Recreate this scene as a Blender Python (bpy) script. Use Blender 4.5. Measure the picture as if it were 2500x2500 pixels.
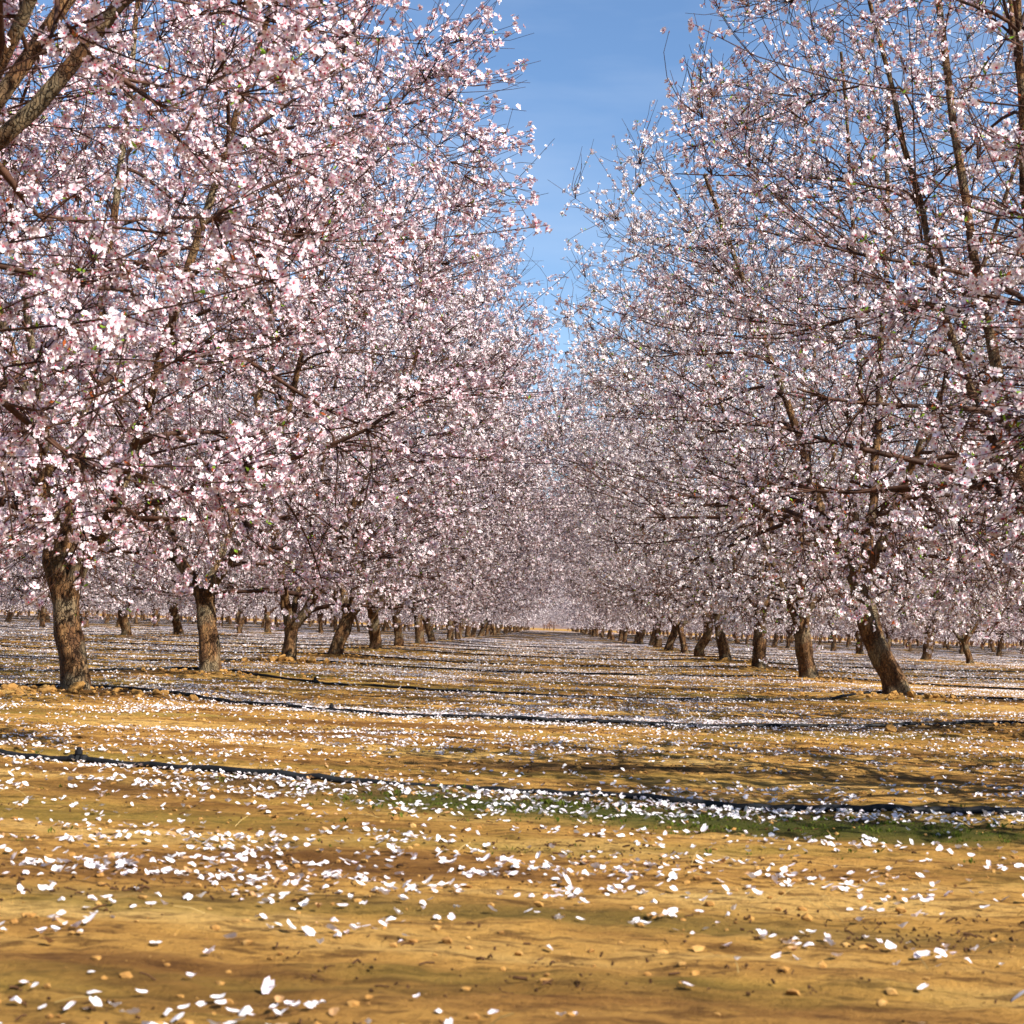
import bpy, math, random
import numpy as np
from mathutils import Matrix, Vector

# ------------------------------------------------------------------ clear
for o in list(bpy.data.objects): bpy.data.objects.remove(o)
scene = bpy.context.scene
COL = scene.collection
R = math.radians

# ------------------------------------------------------------------ camera
FPX = 4320.0                       # focal length in pixels of a 2500 px frame
CAM_H = 0.59
cam_d = bpy.data.cameras.new('camera'); cam = bpy.data.objects.new('camera', cam_d)
COL.objects.link(cam); scene.camera = cam
cam_d.sensor_width = 36.0; cam_d.sensor_fit = 'HORIZONTAL'
cam_d.lens = 36.0 * FPX / 2500.0
cam_d.clip_start = 0.05; cam_d.clip_end = 6000
v = np.array([95 / FPX, -280 / FPX, -1.0]); v /= np.linalg.norm(v)     # where the avenue runs to
a = 0.033                                                             # slight roll
x_ = np.array([math.cos(a), -math.sin(a), 0.0]); x_ -= v * x_.dot(v); x_ /= np.linalg.norm(x_)
z_ = np.cross(x_, v)
M = Matrix((tuple(x_), tuple(v), tuple(z_))).to_4x4()
M.translation = Vector((0, 0, CAM_H))
cam.matrix_world = M
cam_d.dof.use_dof = True; cam_d.dof.focus_distance = 19.0; cam_d.dof.aperture_fstop = 12

# ------------------------------------------------------------------ sky and sun
SUN_EL = R(42); SUN_BACK = R(34)      # from the right, a little behind the camera
sd = Vector((math.cos(SUN_EL) * math.cos(SUN_BACK), -math.cos(SUN_EL) * math.sin(SUN_BACK), math.sin(SUN_EL)))
world = bpy.data.worlds.new('World'); scene.world = world; world.use_nodes = True
nt = world.node_tree; bg = nt.nodes['Background']
sky = nt.nodes.new('ShaderNodeTexSky'); sky.sky_type = 'NISHITA'; sky.sun_disc = False
sky.sun_elevation = SUN_EL
sky.sun_rotation = math.atan2(sd.x, sd.y)
sky.air_density = 1.0; sky.dust_density = 0.0; sky.ozone_density = 6.0
# faint high wisps of cloud
wtc = nt.nodes.new('ShaderNodeTexCoord'); wmp = nt.nodes.new('ShaderNodeMapping'); wmp.inputs['Scale'].default_value = (2.0, 2.0, 9.0)
wn = nt.nodes.new('ShaderNodeTexNoise'); wn.inputs['Scale'].default_value = 2.2; wn.inputs['Detail'].default_value = 5
wr = nt.nodes.new('ShaderNodeMapRange'); wr.inputs[1].default_value = .45; wr.inputs[2].default_value = .75; wr.inputs[4].default_value = .22
wm = nt.nodes.new('ShaderNodeMix'); wm.data_type = 'RGBA'; wm.inputs[7].default_value = (5.6, 6.2, 7.2, 1)
nt.links.new(wtc.outputs['Generated'], wmp.inputs[0]); nt.links.new(wmp.outputs[0], wn.inputs['Vector']); nt.links.new(wn.outputs[0], wr.inputs[0])
nt.links.new(wr.outputs[0], wm.inputs[0]); nt.links.new(sky.outputs[0], wm.inputs[6])
nt.links.new(wm.outputs[2], bg.inputs[0]); bg.inputs[1].default_value = 0.074
sl = bpy.data.lights.new('sun', 'SUN'); sl.energy = 5.0; sl.angle = R(0.5); sl.color = (1.0, 0.93, 0.82)
so = bpy.data.objects.new('sun', sl); COL.objects.link(so)
so.rotation_euler = (-sd).to_track_quat('-Z', 'Y').to_euler()
scene.view_settings.view_transform = 'Standard'; scene.view_settings.look = 'None'
scene.view_settings.exposure = 1.15; scene.view_settings.gamma = 1.0
scene.render.engine = 'CYCLES'
scene.cycles.max_bounces = 6; scene.cycles.diffuse_bounces = 2; scene.cycles.transmission_bounces = 4
scene.render.resolution_x = 1024; scene.render.resolution_y = 1024

# ------------------------------------------------------------------ noise
rs = np.random.RandomState(11)
TAB = rs.rand(256, 256)
def vnoise(x, y):
    x = np.asarray(x, float); y = np.asarray(y, float)
    xi = np.floor(x).astype(int); yi = np.floor(y).astype(int)
    fx = x - xi; fy = y - yi
    fx = fx * fx * (3 - 2 * fx); fy = fy * fy * (3 - 2 * fy)
    g = lambda i, j: TAB[i & 255, j & 255]
    return (g(xi, yi) * (1 - fx) + g(xi + 1, yi) * fx) * (1 - fy) + (g(xi, yi + 1) * (1 - fx) + g(xi + 1, yi + 1) * fx) * fy
def fbm(x, y, o=3):
    s = 0; am = 1; t = 0
    for k in range(o):
        s = s + am * vnoise(x * 2 ** k + 17.3 * k, y * 2 ** k + 5.1 * k); t += am; am *= .5
    return s / t
def norm(vv): return vv / (np.linalg.norm(vv, axis=-1, keepdims=True) + 1e-9)

# ------------------------------------------------------------------ orchard plan
SP, HALF = 5.5, 3.35
NEAR_L = [(-3.4, 6.8), (-3.35, 12.3), (-3.35, 17.3), (-3.35, 22.7), (-3.35, 27.8), (-3.35, 34.0), (-3.35, 39.1), (-3.35, 45.6)]
NEAR_R = [(3.4, 6.3), (3.35, 11.8), (3.35, 17.27), (3.35, 23.2), (3.35, 28.5), (3.35, 34.5), (3.35, 39.6), (3.35, 44.4), (3.35, 50.1), (3.35, 55.9)]
prs = np.random.RandomState(5)
rows = {}
def extend(lst, x):
    lst = list(lst)
    while lst[-1][1] < 262:
        lst.append((x + prs.uniform(-.18, .18), lst[-1][1] + SP + prs.uniform(-.35, .35)))
        if prs.rand() < .03: lst[-1] = (lst[-1][0], lst[-1][1] + SP * .5)
    return lst
rows[-1] = extend(NEAR_L, -HALF); rows[1] = extend(NEAR_R, HALF)
phase = {2: .62, -2: .58, 3: .18, -3: .4}
for r in range(2, 14):
    for s in (-1, 1):
        X = s * (HALF + 6.7 * (r - 1))
        lim = (-.311 if s < 0 else .267)
        ymin = max(0, (abs(X) - 4.2) / abs(lim))
        k0 = math.ceil(ymin / SP)
        y0 = (k0 + phase.get(s * r, prs.rand())) * SP
        rows[s * r] = extend([(X, y0)], X)
NEARXY = np.array([p for r in rows.values() for p in r if p[1] < 75])

def gh(x, y):
    """height of the soil"""
    x = np.asarray(x, float); y = np.asarray(y, float); sh = x.shape
    xf = x.ravel(); yf = y.ravel()
    h = (fbm(xf / 2.6, yf / 1.1, 3) - .5) * .05
    h += (fbm(xf * 2.2 + 40, yf * 4.5 + 9, 3) - .5) * .022 * np.clip(1.3 - yf / 60, 0, 1)
    h += (fbm(xf * 12 + 4, yf * 16 + 91, 3) - .5) * .026 * np.clip(1.2 - yf / 25, 0, 1)
    m = np.zeros_like(xf)
    near = yf < 80
    xs, ys = xf[near], yf[near]
    mm = np.zeros_like(xs)
    for (tx, ty) in NEARXY:
        d2 = ((xs - tx) / 1.25) ** 2 + ((ys - ty) / .62) ** 2
        mm = np.maximum(mm, np.exp(-d2))
    m[near] = mm
    h += .05 * m
    fade = np.clip((260 - yf) / 60, 0, 1)
    return (h * fade).reshape(sh)

# ------------------------------------------------------------------ mesh helpers
def mesh_np(name, verts, quads=None, tris=None, col=None, smooth=False, mats=()):
    me = bpy.data.meshes.new(name)
    verts = np.asarray(verts, np.float32).reshape(-1, 3)
    parts = []; tot = []; nf = 0
    if quads is not None and len(quads): parts.append(np.asarray(quads, np.int32).ravel()); tot.append(np.full(len(quads), 4, np.int32))
    if tris is not None and len(tris): parts.append(np.asarray(tris, np.int32).ravel()); tot.append(np.full(len(tris), 3, np.int32))
    li = np.concatenate(parts); lt = np.concatenate(tot)
    ls = np.concatenate([[0], np.cumsum(lt)[:-1]]).astype(np.int32)
    me.vertices.add(len(verts)); me.vertices.foreach_set('co', verts.ravel())
    me.loops.add(len(li)); me.loops.foreach_set('vertex_index', li)
    me.polygons.add(len(lt)); me.polygons.foreach_set('loop_start', ls)
    me.polygons.foreach_set('use_smooth', np.full(len(lt), smooth))
    if col is not None:
        at = me.color_attributes.new('tint', 'FLOAT_COLOR', 'POINT')
        c = np.ones((len(verts), 4), np.float32); c[:, :3] = col
        at.data.foreach_set('color', c.ravel())
    me.update(calc_edges=True); me.validate()
    for m in mats: me.materials.append(m)
    return me
def link(name, me, parent=None, loc=None):
    o = bpy.data.objects.new(name, me); COL.objects.link(o)
    if parent: o.parent = parent
    if loc is not None: o.location = loc
    return o
def tag(o, label=None, cat=None, group=None, kind=None):
    if label: o['label'] = label
    if cat: o['category'] = cat
    if group: o['group'] = group
    if kind: o['kind'] = kind
    return o
def tubes(pts, rad, S, rough=0.0, rng=None, cap=False):
    """pts (N,P,3), rad (N,P) -> verts, quads"""
    N, P, _ = pts.shape
    T = np.gradient(pts, axis=1); T = norm(T)
    ch = norm(pts[:, -1] - pts[:, 0])
    ref = np.zeros((N, 3)); ref[np.arange(N), np.argmin(np.abs(ch), axis=1)] = 1
    U = norm(np.cross(T, ref[:, None, :])); V = np.cross(T, U)
    ang = np.arange(S) * 2 * np.pi / S
    rr = rad[:, :, None] * np.ones(S)
    if rough and rng is not None: rr = rr * (1 + rough * (rng.rand(N, P, S) - .5))
    ve = pts[:, :, None, :] + rr[..., None] * (np.cos(ang)[None, None, :, None] * U[:, :, None, :] + np.sin(ang)[None, None, :, None] * V[:, :, None, :])
    idx = np.arange(N * P * S).reshape(N, P, S)
    nx = np.roll(idx, -1, axis=2)
    q = np.stack([idx[:, :-1], nx[:, :-1], nx[:, 1:], idx[:, 1:]], -1).reshape(-1, 4)
    return ve.reshape(-1, 3), q
def merge(lst):
    vs, qs, off = [], [], 0
    for ve, q in lst:
        vs.append(ve); qs.append(q + off); off += len(ve)
    return np.concatenate(vs), np.concatenate(qs)

# ------------------------------------------------------------------ materials
def new_mat(name):
    m = bpy.data.materials.new(name); m.use_nodes = True
    n = m.node_tree.nodes; l = m.node_tree.links
    b = n['Principled BSDF']; b.inputs['Specular IOR Level'].default_value = .2
    return m, n, l, b
def ramp(n, stops, interp='LINEAR'):
    r = n.new('ShaderNodeValToRGB'); e = r.color_ramp.elements; r.color_ramp.interpolation = interp
    while len(e) < len(stops): e.new(.5)
    for i, (p, c) in enumerate(stops): e[i].position = p; e[i].color = (*c, 1)
    return r
def noise_node(n, l, vec, scale, detail=4, rough=.55):
    t = n.new('ShaderNodeTexNoise'); t.inputs['Scale'].default_value = scale
    t.inputs['Detail'].default_value = detail; t.inputs['Roughness'].default_value = rough
    if vec is not None: l.new(vec, t.inputs['Vector'])
    return t
def mapping(n, l, src, sc):
    mp = n.new('ShaderNodeMapping'); mp.inputs['Scale'].default_value = sc; l.new(src, mp.inputs['Vector']); return mp.outputs[0]
def mix(n, l, fac, a_, b_):
    m = n.new('ShaderNodeMix'); m.data_type = 'RGBA'
    if isinstance(fac, (int, float)): m.inputs[0].default_value = fac
    else: l.new(fac, m.inputs[0])
    for i, s in ((6, a_), (7, b_)):
        if isinstance(s, tuple): m.inputs[i].default_value = (*s, 1)
        else: l.new(s, m.inputs[i])
    return m.outputs[2]

def bark_material():
    m, n, l, b = new_mat('almond_bark')
    tc = n.new('ShaderNodeTexCoord'); P = tc.outputs['Object']
    n1 = noise_node(n, l, mapping(n, l, P, (9, 9, 3.2)), 1.6, 6, .65)
    r1 = ramp(n, [(.30, (.028, .013, .006)), (.47, (.095, .044, .018)), (.60, (.20, .105, .042)), (.80, (.32, .20, .09))])
    l.new(n1.outputs[0], r1.inputs[0])
    n2 = noise_node(n, l, P, 4.0, 3, .5)
    r2 = ramp(n, [(.48, (0, 0, 0)), (.60, (1, 1, 1))]); l.new(n2.outputs[0], r2.inputs[0])
    c = mix(n, l, r2.outputs[0], r1.outputs[0], (.13,.1,.04))
    mul = n.new('ShaderNodeMath'); mul.operation = 'MULTIPLY'; mul.inputs[1].default_value = .55
    l.new(r2.outputs[0], mul.inputs[0])
    c = mix(n, l, mul.outputs[0], r1.outputs[0], (.22, .19, .12))
    w = n.new('ShaderNodeTexVoronoi'); w.feature = 'DISTANCE_TO_EDGE'; w.inputs['Scale'].default_value = 1.0
    wn = noise_node(n, l, P, 12, 3)
    va = n.new('ShaderNodeVectorMath'); va.operation = 'MULTIPLY_ADD'; va.inputs[1].default_value = (3.2, 3.2, 3.2)
    l.new(wn.outputs['Color'], va.inputs[0]); l.new(mapping(n, l, P, (46, 46, 13)), va.inputs[2]); l.new(va.outputs[0], w.inputs['Vector'])
    add = n.new('ShaderNodeMath'); add.operation = 'ADD'
    rw = ramp(n, [(0, (0, 0, 0)), (.12, (1, 1, 1))]); l.new(w.outputs[0], rw.inputs[0])
    inv = n.new('ShaderNodeMath'); inv.operation = 'MULTIPLY_ADD'; inv.inputs[1].default_value = -.5; inv.inputs[2].default_value = .5; l.new(rw.outputs[0], inv.inputs[0])
    c = mix(n, l, inv.outputs[0], c, (.035, .019, .010))
    l.new(c, b.inputs['Base Color']); b.inputs['Roughness'].default_value = .85
    l.new(rw.outputs[0], add.inputs[0]); l.new(n1.outputs[0], add.inputs[1])
    bp = n.new('ShaderNodeBump'); bp.inputs['Strength'].default_value = 1.0; bp.inputs['Distance'].default_value = .018
    l.new(add.outputs[0], bp.inputs['Height']); l.new(bp.outputs[0], b.inputs['Normal'])
    return m
def branch_material(name, c1, c2, sc):
    m, n, l, b = new_mat(name)
    tc = n.new('ShaderNodeTexCoord')
    n1 = noise_node(n, l, tc.outputs['Object'], sc, 4, .6)
    r1 = ramp(n, [(.35, c1), (.65, c2)]); l.new(n1.outputs[0], r1.inputs[0])
    l.new(r1.outputs[0], b.inputs['Base Color']); b.inputs['Roughness'].default_value = .7
    return m
def petal_material(name, trans):
    m = bpy.data.materials.new(name); m.use_nodes = True; n = m.node_tree.nodes; l = m.node_tree.links
    n.clear(); out = n.new('ShaderNodeOutputMaterial')
    at = n.new('ShaderNodeAttribute'); at.attribute_name = 'tint'
    d = n.new('ShaderNodeBsdfDiffuse'); t = n.new('ShaderNodeBsdfTranslucent'); mx = n.new('ShaderNodeMixShader')
    mx.inputs[0].default_value = trans
    l.new(at.outputs['Color'], d.inputs[0]); l.new(at.outputs['Color'], t.inputs[0])
    l.new(d.outputs[0], mx.inputs[1]); l.new(t.outputs[0], mx.inputs[2]); l.new(mx.outputs[0], out.inputs[0])
    return m
BARK = bark_material()
BRANCH = branch_material('branch_bark', (.020, .009, .006), (.085, .038, .022), 9)
TWIG = branch_material('twig_bark', (.018, .008, .005), (.085, .034, .018), 14)
PETAL = petal_material('blossom_petal', .16)
LEAF = petal_material('young_leaf', .35)
FALLEN = petal_material('fallen_petal', .15)

def soil_color(n, l, P, geoy):
    pass
def ground_material():
    m, n, l, b = new_mat('orchard_soil')
    g = n.new('ShaderNodeNewGeometry'); P = g.outputs['Position']
    s1 = noise_node(n, l, mapping(n, l, P, (.45, 1.5, 1)), 1.3, 6, .62)
    r1 = ramp(n, [(.28, (.12, .052, .013)), (.40, (.27, .13, .033)), (.52, (.50, .27, .066)), (.70, (.64, .41, .135))])
    l.new(s1.outputs[0], r1.inputs[0])
    s2 = noise_node(n, l, mapping(n, l, P, (2.2, 7, 1)), 3.0, 6, .7)
    r2 = ramp(n, [(.49, (0, 0, 0)), (.60, (1, 1, 1))]); l.new(s2.outputs[0], r2.inputs[0])
    mu = n.new('ShaderNodeMath'); mu.operation = 'MULTIPLY'; mu.inputs[1].default_value = .75; l.new(r2.outputs[0], mu.inputs[0])
    c = mix(n, l, mu.outputs[0], r1.outputs[0], (.085, .036, .011))
    g1 = noise_node(n, l, mapping(n, l, P, (9, 22, 9)), 3.0, 6, .75)
    g2 = ramp(n, [(.36, (0, 0, 0)), (.46, (1, 1, 1))]); l.new(g1.outputs[0], g2.inputs[0])
    g3 = n.new('ShaderNodeMath'); g3.operation = 'MULTIPLY_ADD'; g3.inputs[1].default_value = -.6; g3.inputs[2].default_value = .6; l.new(g2.outputs[0], g3.inputs[0])
    c = mix(n, l, g3.outputs[0], c, (.07, .03, .010))
    s3 = noise_node(n, l, mapping(n, l, P, (.35, 1.3, 1)), 1.0, 4, .6); 
    r3 = ramp(n, [(.52, (0, 0, 0)), (.64, (1, 1, 1))]); l.new(s3.outputs[0], r3.inputs[0])
    m3 = n.new('ShaderNodeMath'); m3.operation = 'MULTIPLY'; m3.inputs[1].default_value = .55; l.new(r3.outputs[0], m3.inputs[0])
    c = mix(n, l, m3.outputs[0], c, (.19, .15, .024))
    # moss by the nearest hose (a mask stored on the sheet)
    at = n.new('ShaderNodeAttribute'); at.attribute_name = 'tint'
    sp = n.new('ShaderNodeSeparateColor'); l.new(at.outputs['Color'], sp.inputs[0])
    c = mix(n, l, sp.outputs[0], c, (.060, .068, .010))
    c = mix(n, l, sp.outputs[2], c, (.045, .026, .013))  # tree shade painted into the soil by the hoses, plus dark foreground bands
    # far carpet of petals
    s4 = noise_node(n, l, mapping(n, l, P, (.22, .09, 1)), 2.2, 7, .8)
    r4 = ramp(n, [(.46, (0, 0, 0)), (.55, (1, 1, 1))]); l.new(s4.outputs[0], r4.inputs[0])
    m4 = n.new('ShaderNodeMath'); m4.operation = 'MULTIPLY'; l.new(r4.outputs[0], m4.inputs[0]); l.new(sp.outputs[1], m4.inputs[1])
    c = mix(n, l, m4.outputs[0], c, (.52, .47, .52))
    l.new(c, b.inputs['Base Color']); b.inputs['Roughness'].default_value = .95; b.inputs['Specular IOR Level'].default_value = .1
    s5 = noise_node(n, l, P, 38, 7, .75)
    bp = n.new('ShaderNodeBump'); bp.inputs['Strength'].default_value = 1.0; bp.inputs['Distance'].default_value = .03
    l.new(s5.outputs[0], bp.inputs['Height']); l.new(bp.outputs[0], b.inputs['Normal'])
    return m
GROUND = ground_material()

# ------------------------------------------------------------------ hoses' plan
def catmull(xs, pts):
    px = np.array([p[0] for p in pts]); py = np.array([p[1] for p in pts])
    out = np.zeros_like(xs)
    tang = np.gradient(py, px)
    i = np.clip(np.searchsorted(px, xs) - 1, 0, len(px) - 2)
    hstep = px[i + 1] - px[i]; t = (xs - px[i]) / hstep
    t = np.clip(t, 0, 1)
    return (2 * t ** 3 - 3 * t ** 2 + 1) * py[i] + (t ** 3 - 2 * t ** 2 + t) * hstep * tang[i] + (-2 * t ** 3 + 3 * t ** 2) * py[i + 1] + (t ** 3 - t ** 2) * hstep * tang[i + 1]
HOSE_PTS = [
    [(-9, 7.4), (-5, 7.1), (-3.4, 7.05), (-2.15, 6.9), (-1.1, 6.62), (-.14, 6.42), (.3, 6.28), (.63, 6.14), (1.65, 6.2), (3.4, 6.45), (6, 6.3), (9, 6.6)],
    [(-12, 12.0), (-8, 11.6), (-4.6, 12.0), (-3.35, 12.5), (-2.7, 12.35), (-1.9, 11.7), (-1.14, 11.15), (-.24, 11.0), (1.13, 11.2), (2.4, 11.7), (3.35, 12.05), (5, 11.6), (12, 11.8)],
    [(-14, 16.5), (-8, 16.2), (-4.2, 17.1), (-3.35, 17.5), (-2.9, 17.1), (-1.6, 16.1), (-.3, 15.4), (1.2, 15.4), (2.6, 16.5), (3.3, 17.5), (4.4, 17.3), (7, 16.2), (14, 16.6)],
]
def hose_y(k, xs):
    if k < 3: return catmull(xs, HOSE_PTS[k])
    yl = rows[-1][k][1] if k < len(rows[-1]) else rows[-1][-1][1]
    yr = rows[1][k][1] if k < len(rows[1]) else rows[1][-1][1]
    y = yl + (yr - yl) * (xs + HALF) / (2 * HALF) if False else np.where(xs < -HALF, yl, np.where(xs > HALF, yr, yl + (yr - yl) * (xs + HALF) / (2 * HALF)))
    bump = np.sin(np.pi * (xs + HALF) / (2 * HALF)) ** 2
    return y + .2 - .95 * bump + .5 * (vnoise(xs * .35 + 7.7 * k, k * 3.3 + xs * 0) - .5)

# ------------------------------------------------------------------ ground sheet
def axis(lims):
    out = []
    for (s, e, st) in lims: out.append(np.arange(s, e, st))
    return np.concatenate(out)
def build_ground():
    def geo(a0, a1, st, g):
        r = [a0]
        while r[-1] < a1: r.append(r[-1] + st); st *= g
        return np.array(r)
    yy = np.concatenate([-geo(12, 900, 2, 1.4)[::-1], axis([(-12, 1.6, .6), (1.6, 9, .03), (9, 16, .05), (16, 30, .1)]), geo(30, 5000, .12, 1.014)])
    xp = np.concatenate([axis([(0, 3.2, .035), (3.2, 6, .07)]), geo(6, 3500, .1, 1.05)])
    xx = np.concatenate([-xp[:0:-1], xp])
    Xg, Yg = np.meshgrid(xx, yy)
    Z = gh(Xg, Yg)
    ve = np.stack([Xg, Yg, Z], -1).reshape(-1, 3)
    ny, nx = Xg.shape
    idx = np.arange(nx * ny).reshape(ny, nx)
    q = np.stack([idx[:-1, :-1], idx[:-1, 1:], idx[1:, 1:], idx[1:, :-1]], -1).reshape(-1, 4)
    col = np.zeros((len(ve), 3))
    X, Y = ve[:, 0], ve[:, 1]
    hy = hose_y(0, np.clip(X, -9, 9))
    n_ = fbm(X * 1.1 + 3, Y * 3 + 8, 3)
    d = hy - Y
    moss = np.clip((n_ - .36) * 5, 0, 1) * np.exp(-((d - .55) / .5) ** 2) * np.clip((X + 1.2) / .9, .25, 1) * (np.abs(X) < 9)
    stripe = np.exp(-((Y - 4.75 - .12 * np.sin(X)) / .1) ** 2) + np.exp(-((Y - 3.65 + .1 * X) / .1) ** 2)
    moss = np.maximum(moss, np.clip((n_ - .38) * 5, 0, 1) * stripe * .3 * (np.abs(X) < 9))
    h1 = hose_y(1, np.clip(X, -12, 12)); moss = np.maximum(moss, .6 * np.clip((n_ - .5) * 6, 0, 1) * np.exp(-((h1 - Y - .2) / .3) ** 2))
    col[:, 0] = np.clip(moss, 0, 1)
    shade_dark_soil = np.zeros(len(X)); n2_ = fbm(X * .7 + 31, Y * 1.5 + 2, 3)  # shadow stripes of the trees, painted as dark soil along the hoses
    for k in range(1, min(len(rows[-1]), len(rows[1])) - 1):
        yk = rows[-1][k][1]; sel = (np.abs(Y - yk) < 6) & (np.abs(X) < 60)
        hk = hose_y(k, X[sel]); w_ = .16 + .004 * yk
        shade_dark_soil[sel] = np.maximum(shade_dark_soil[sel], np.exp(-((hk - Y[sel] - w_ * .7) / w_) ** 2) * np.clip((n2_[sel] - .30) * 4, 0, 1))
    d0 = np.exp(-((hy - Y - .22) / .3) ** 2) * (np.abs(X) < 9); shade_dark_soil = np.maximum(shade_dark_soil, .75 * d0 * np.clip((n_ - .33) * 5, 0, 1))
    shade_dark_soil = np.maximum(shade_dark_soil, np.clip((n_ - .40) * 6, 0, 1) * np.maximum(stripe * .35, np.exp(-((Y - 7.6) / .14) ** 2)) * .8 * (np.abs(X) < 9))  # dark foreground soil bands share this channel
    col[:, 2] = np.clip(shade_dark_soil, 0, 1) * .9
    col[:, 1] = np.clip((Y - 34) / 28, 0, 1) * np.clip((268 - Y) / 3, 0, 1) * .9
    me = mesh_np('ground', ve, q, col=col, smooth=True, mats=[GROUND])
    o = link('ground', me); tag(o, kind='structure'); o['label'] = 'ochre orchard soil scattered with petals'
build_ground()

# ------------------------------------------------------------------ tree generator
def envelope_sample(rng, n, shell, rad=3.3, top=6.4, bot=.75, lowcut=0.0):
    """random points inside an almond crown; shell in 0..1 pushes them outwards"""
    out = []; got = 0
    ph = top * 9 + rad * 31
    while got < n:
        h = rng.rand(n * 3)
        prof = np.where(h < .42, .62 + .38 * np.clip(h / .42, 0, 1) ** .6, np.sqrt(np.clip(1 - ((h - .42) / .62) ** 2, 0, 1)))
        k = rng.rand(len(h)) < prof ** 2; h = h[k]; prof = prof[k]
        an = rng.rand(len(h)) * 2 * np.pi
        r = np.sqrt(rng.rand(len(h)))
        r = r * (1 - shell) + shell * (1 - (1 - r) * .45)
        # a pull towards the top and underside as well
        vv = rng.rand(len(h)) < .25 * shell
        h = np.where(vv, np.where(rng.rand(len(h)) < .5, h * .3, 1 - (1 - h) * .4), h)
        prof = np.where(h < .42, .62 + .38 * np.clip(h / .42, 0, 1) ** .6, np.sqrt(np.clip(1 - ((h - .42) / .62) ** 2, 0, 1)))
        lob = 1 + .10 * np.sin(3 * an + ph) + .06 * np.sin(5 * an + ph * 1.7) + .06 * np.sin(9 * h + 2 * an)
        rr = r * prof * rad * lob
        zz = bot + h * (top - bot) + .25 * np.sin(2 * an + ph)* (1 - h)
        q = np.stack([rr * np.cos(an) * 1.08, rr * np.sin(an), zz], -1)
        core = (rr < .55) & (zz < 1.35)
        q = q[~core]; out.append(q); got += len(q)
    return np.concatenate(out)[:n]

def bez(P0, P1, P2, P3, n):
    t = np.linspace(0, 1, n)[None, :, None]
    return (1 - t) ** 3 * P0[:, None] + 3 * (1 - t) ** 2 * t * P1[:, None] + 3 * (1 - t) * t ** 2 * P2[:, None] + t ** 3 * P3[:, None]
def attach(rng, targets, nodes, tang, nrad, npts, jitter, maxlen=None, below=.0):
    """grow a curve from the nearest node of the parent wood to each target"""
    A = targets
    best = np.zeros(len(A), int)
    for s in range(0, len(A), 400):
        dd = A[s:s + 400, None, :] - nodes[None]
        d = np.linalg.norm(dd, axis=2)
        # prefer a node lower than the target and growing its way
        d = d * (1 + .3 * (dd[..., 2] < below)) * (1 + .8 * rng.rand(*d.shape))
        best[s:s + 400] = np.argmin(d, 1)
    P0 = nodes[best]; T = tang[best]
    L = np.linalg.norm(A - P0, axis=1)
    P3 = A
    if maxlen is not None:
        f = np.minimum(1, maxlen / (L + 1e-6)); P3 = P0 + (A - P0) * f[:, None]; L = L * f
    D = norm(P3 - P0)
    P1 = P0 + (T * .45 + D * .55) * (L * .33)[:, None] + rng.normal(size=P0.shape) * (jitter * L)[:, None]
    P2 = P3 - D * (L * .33)[:, None] + rng.normal(size=P0.shape) * (jitter * L)[:, None]
    P2[:, 2] -= .04 * L
    return bez(P0, P1, P2, P3, npts), L, nrad[best]
def nodes_of(pts, rad, k0=0.15):
    N, P, _ = pts.shape
    T = norm(np.gradient(pts, axis=1))
    s = int(P * k0); e = P - 1 if P < 12 else P - 2
    return pts[:, s:e].reshape(-1, 3), T[:, s:e].reshape(-1, 3), rad[:, s:e].reshape(-1)

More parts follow.
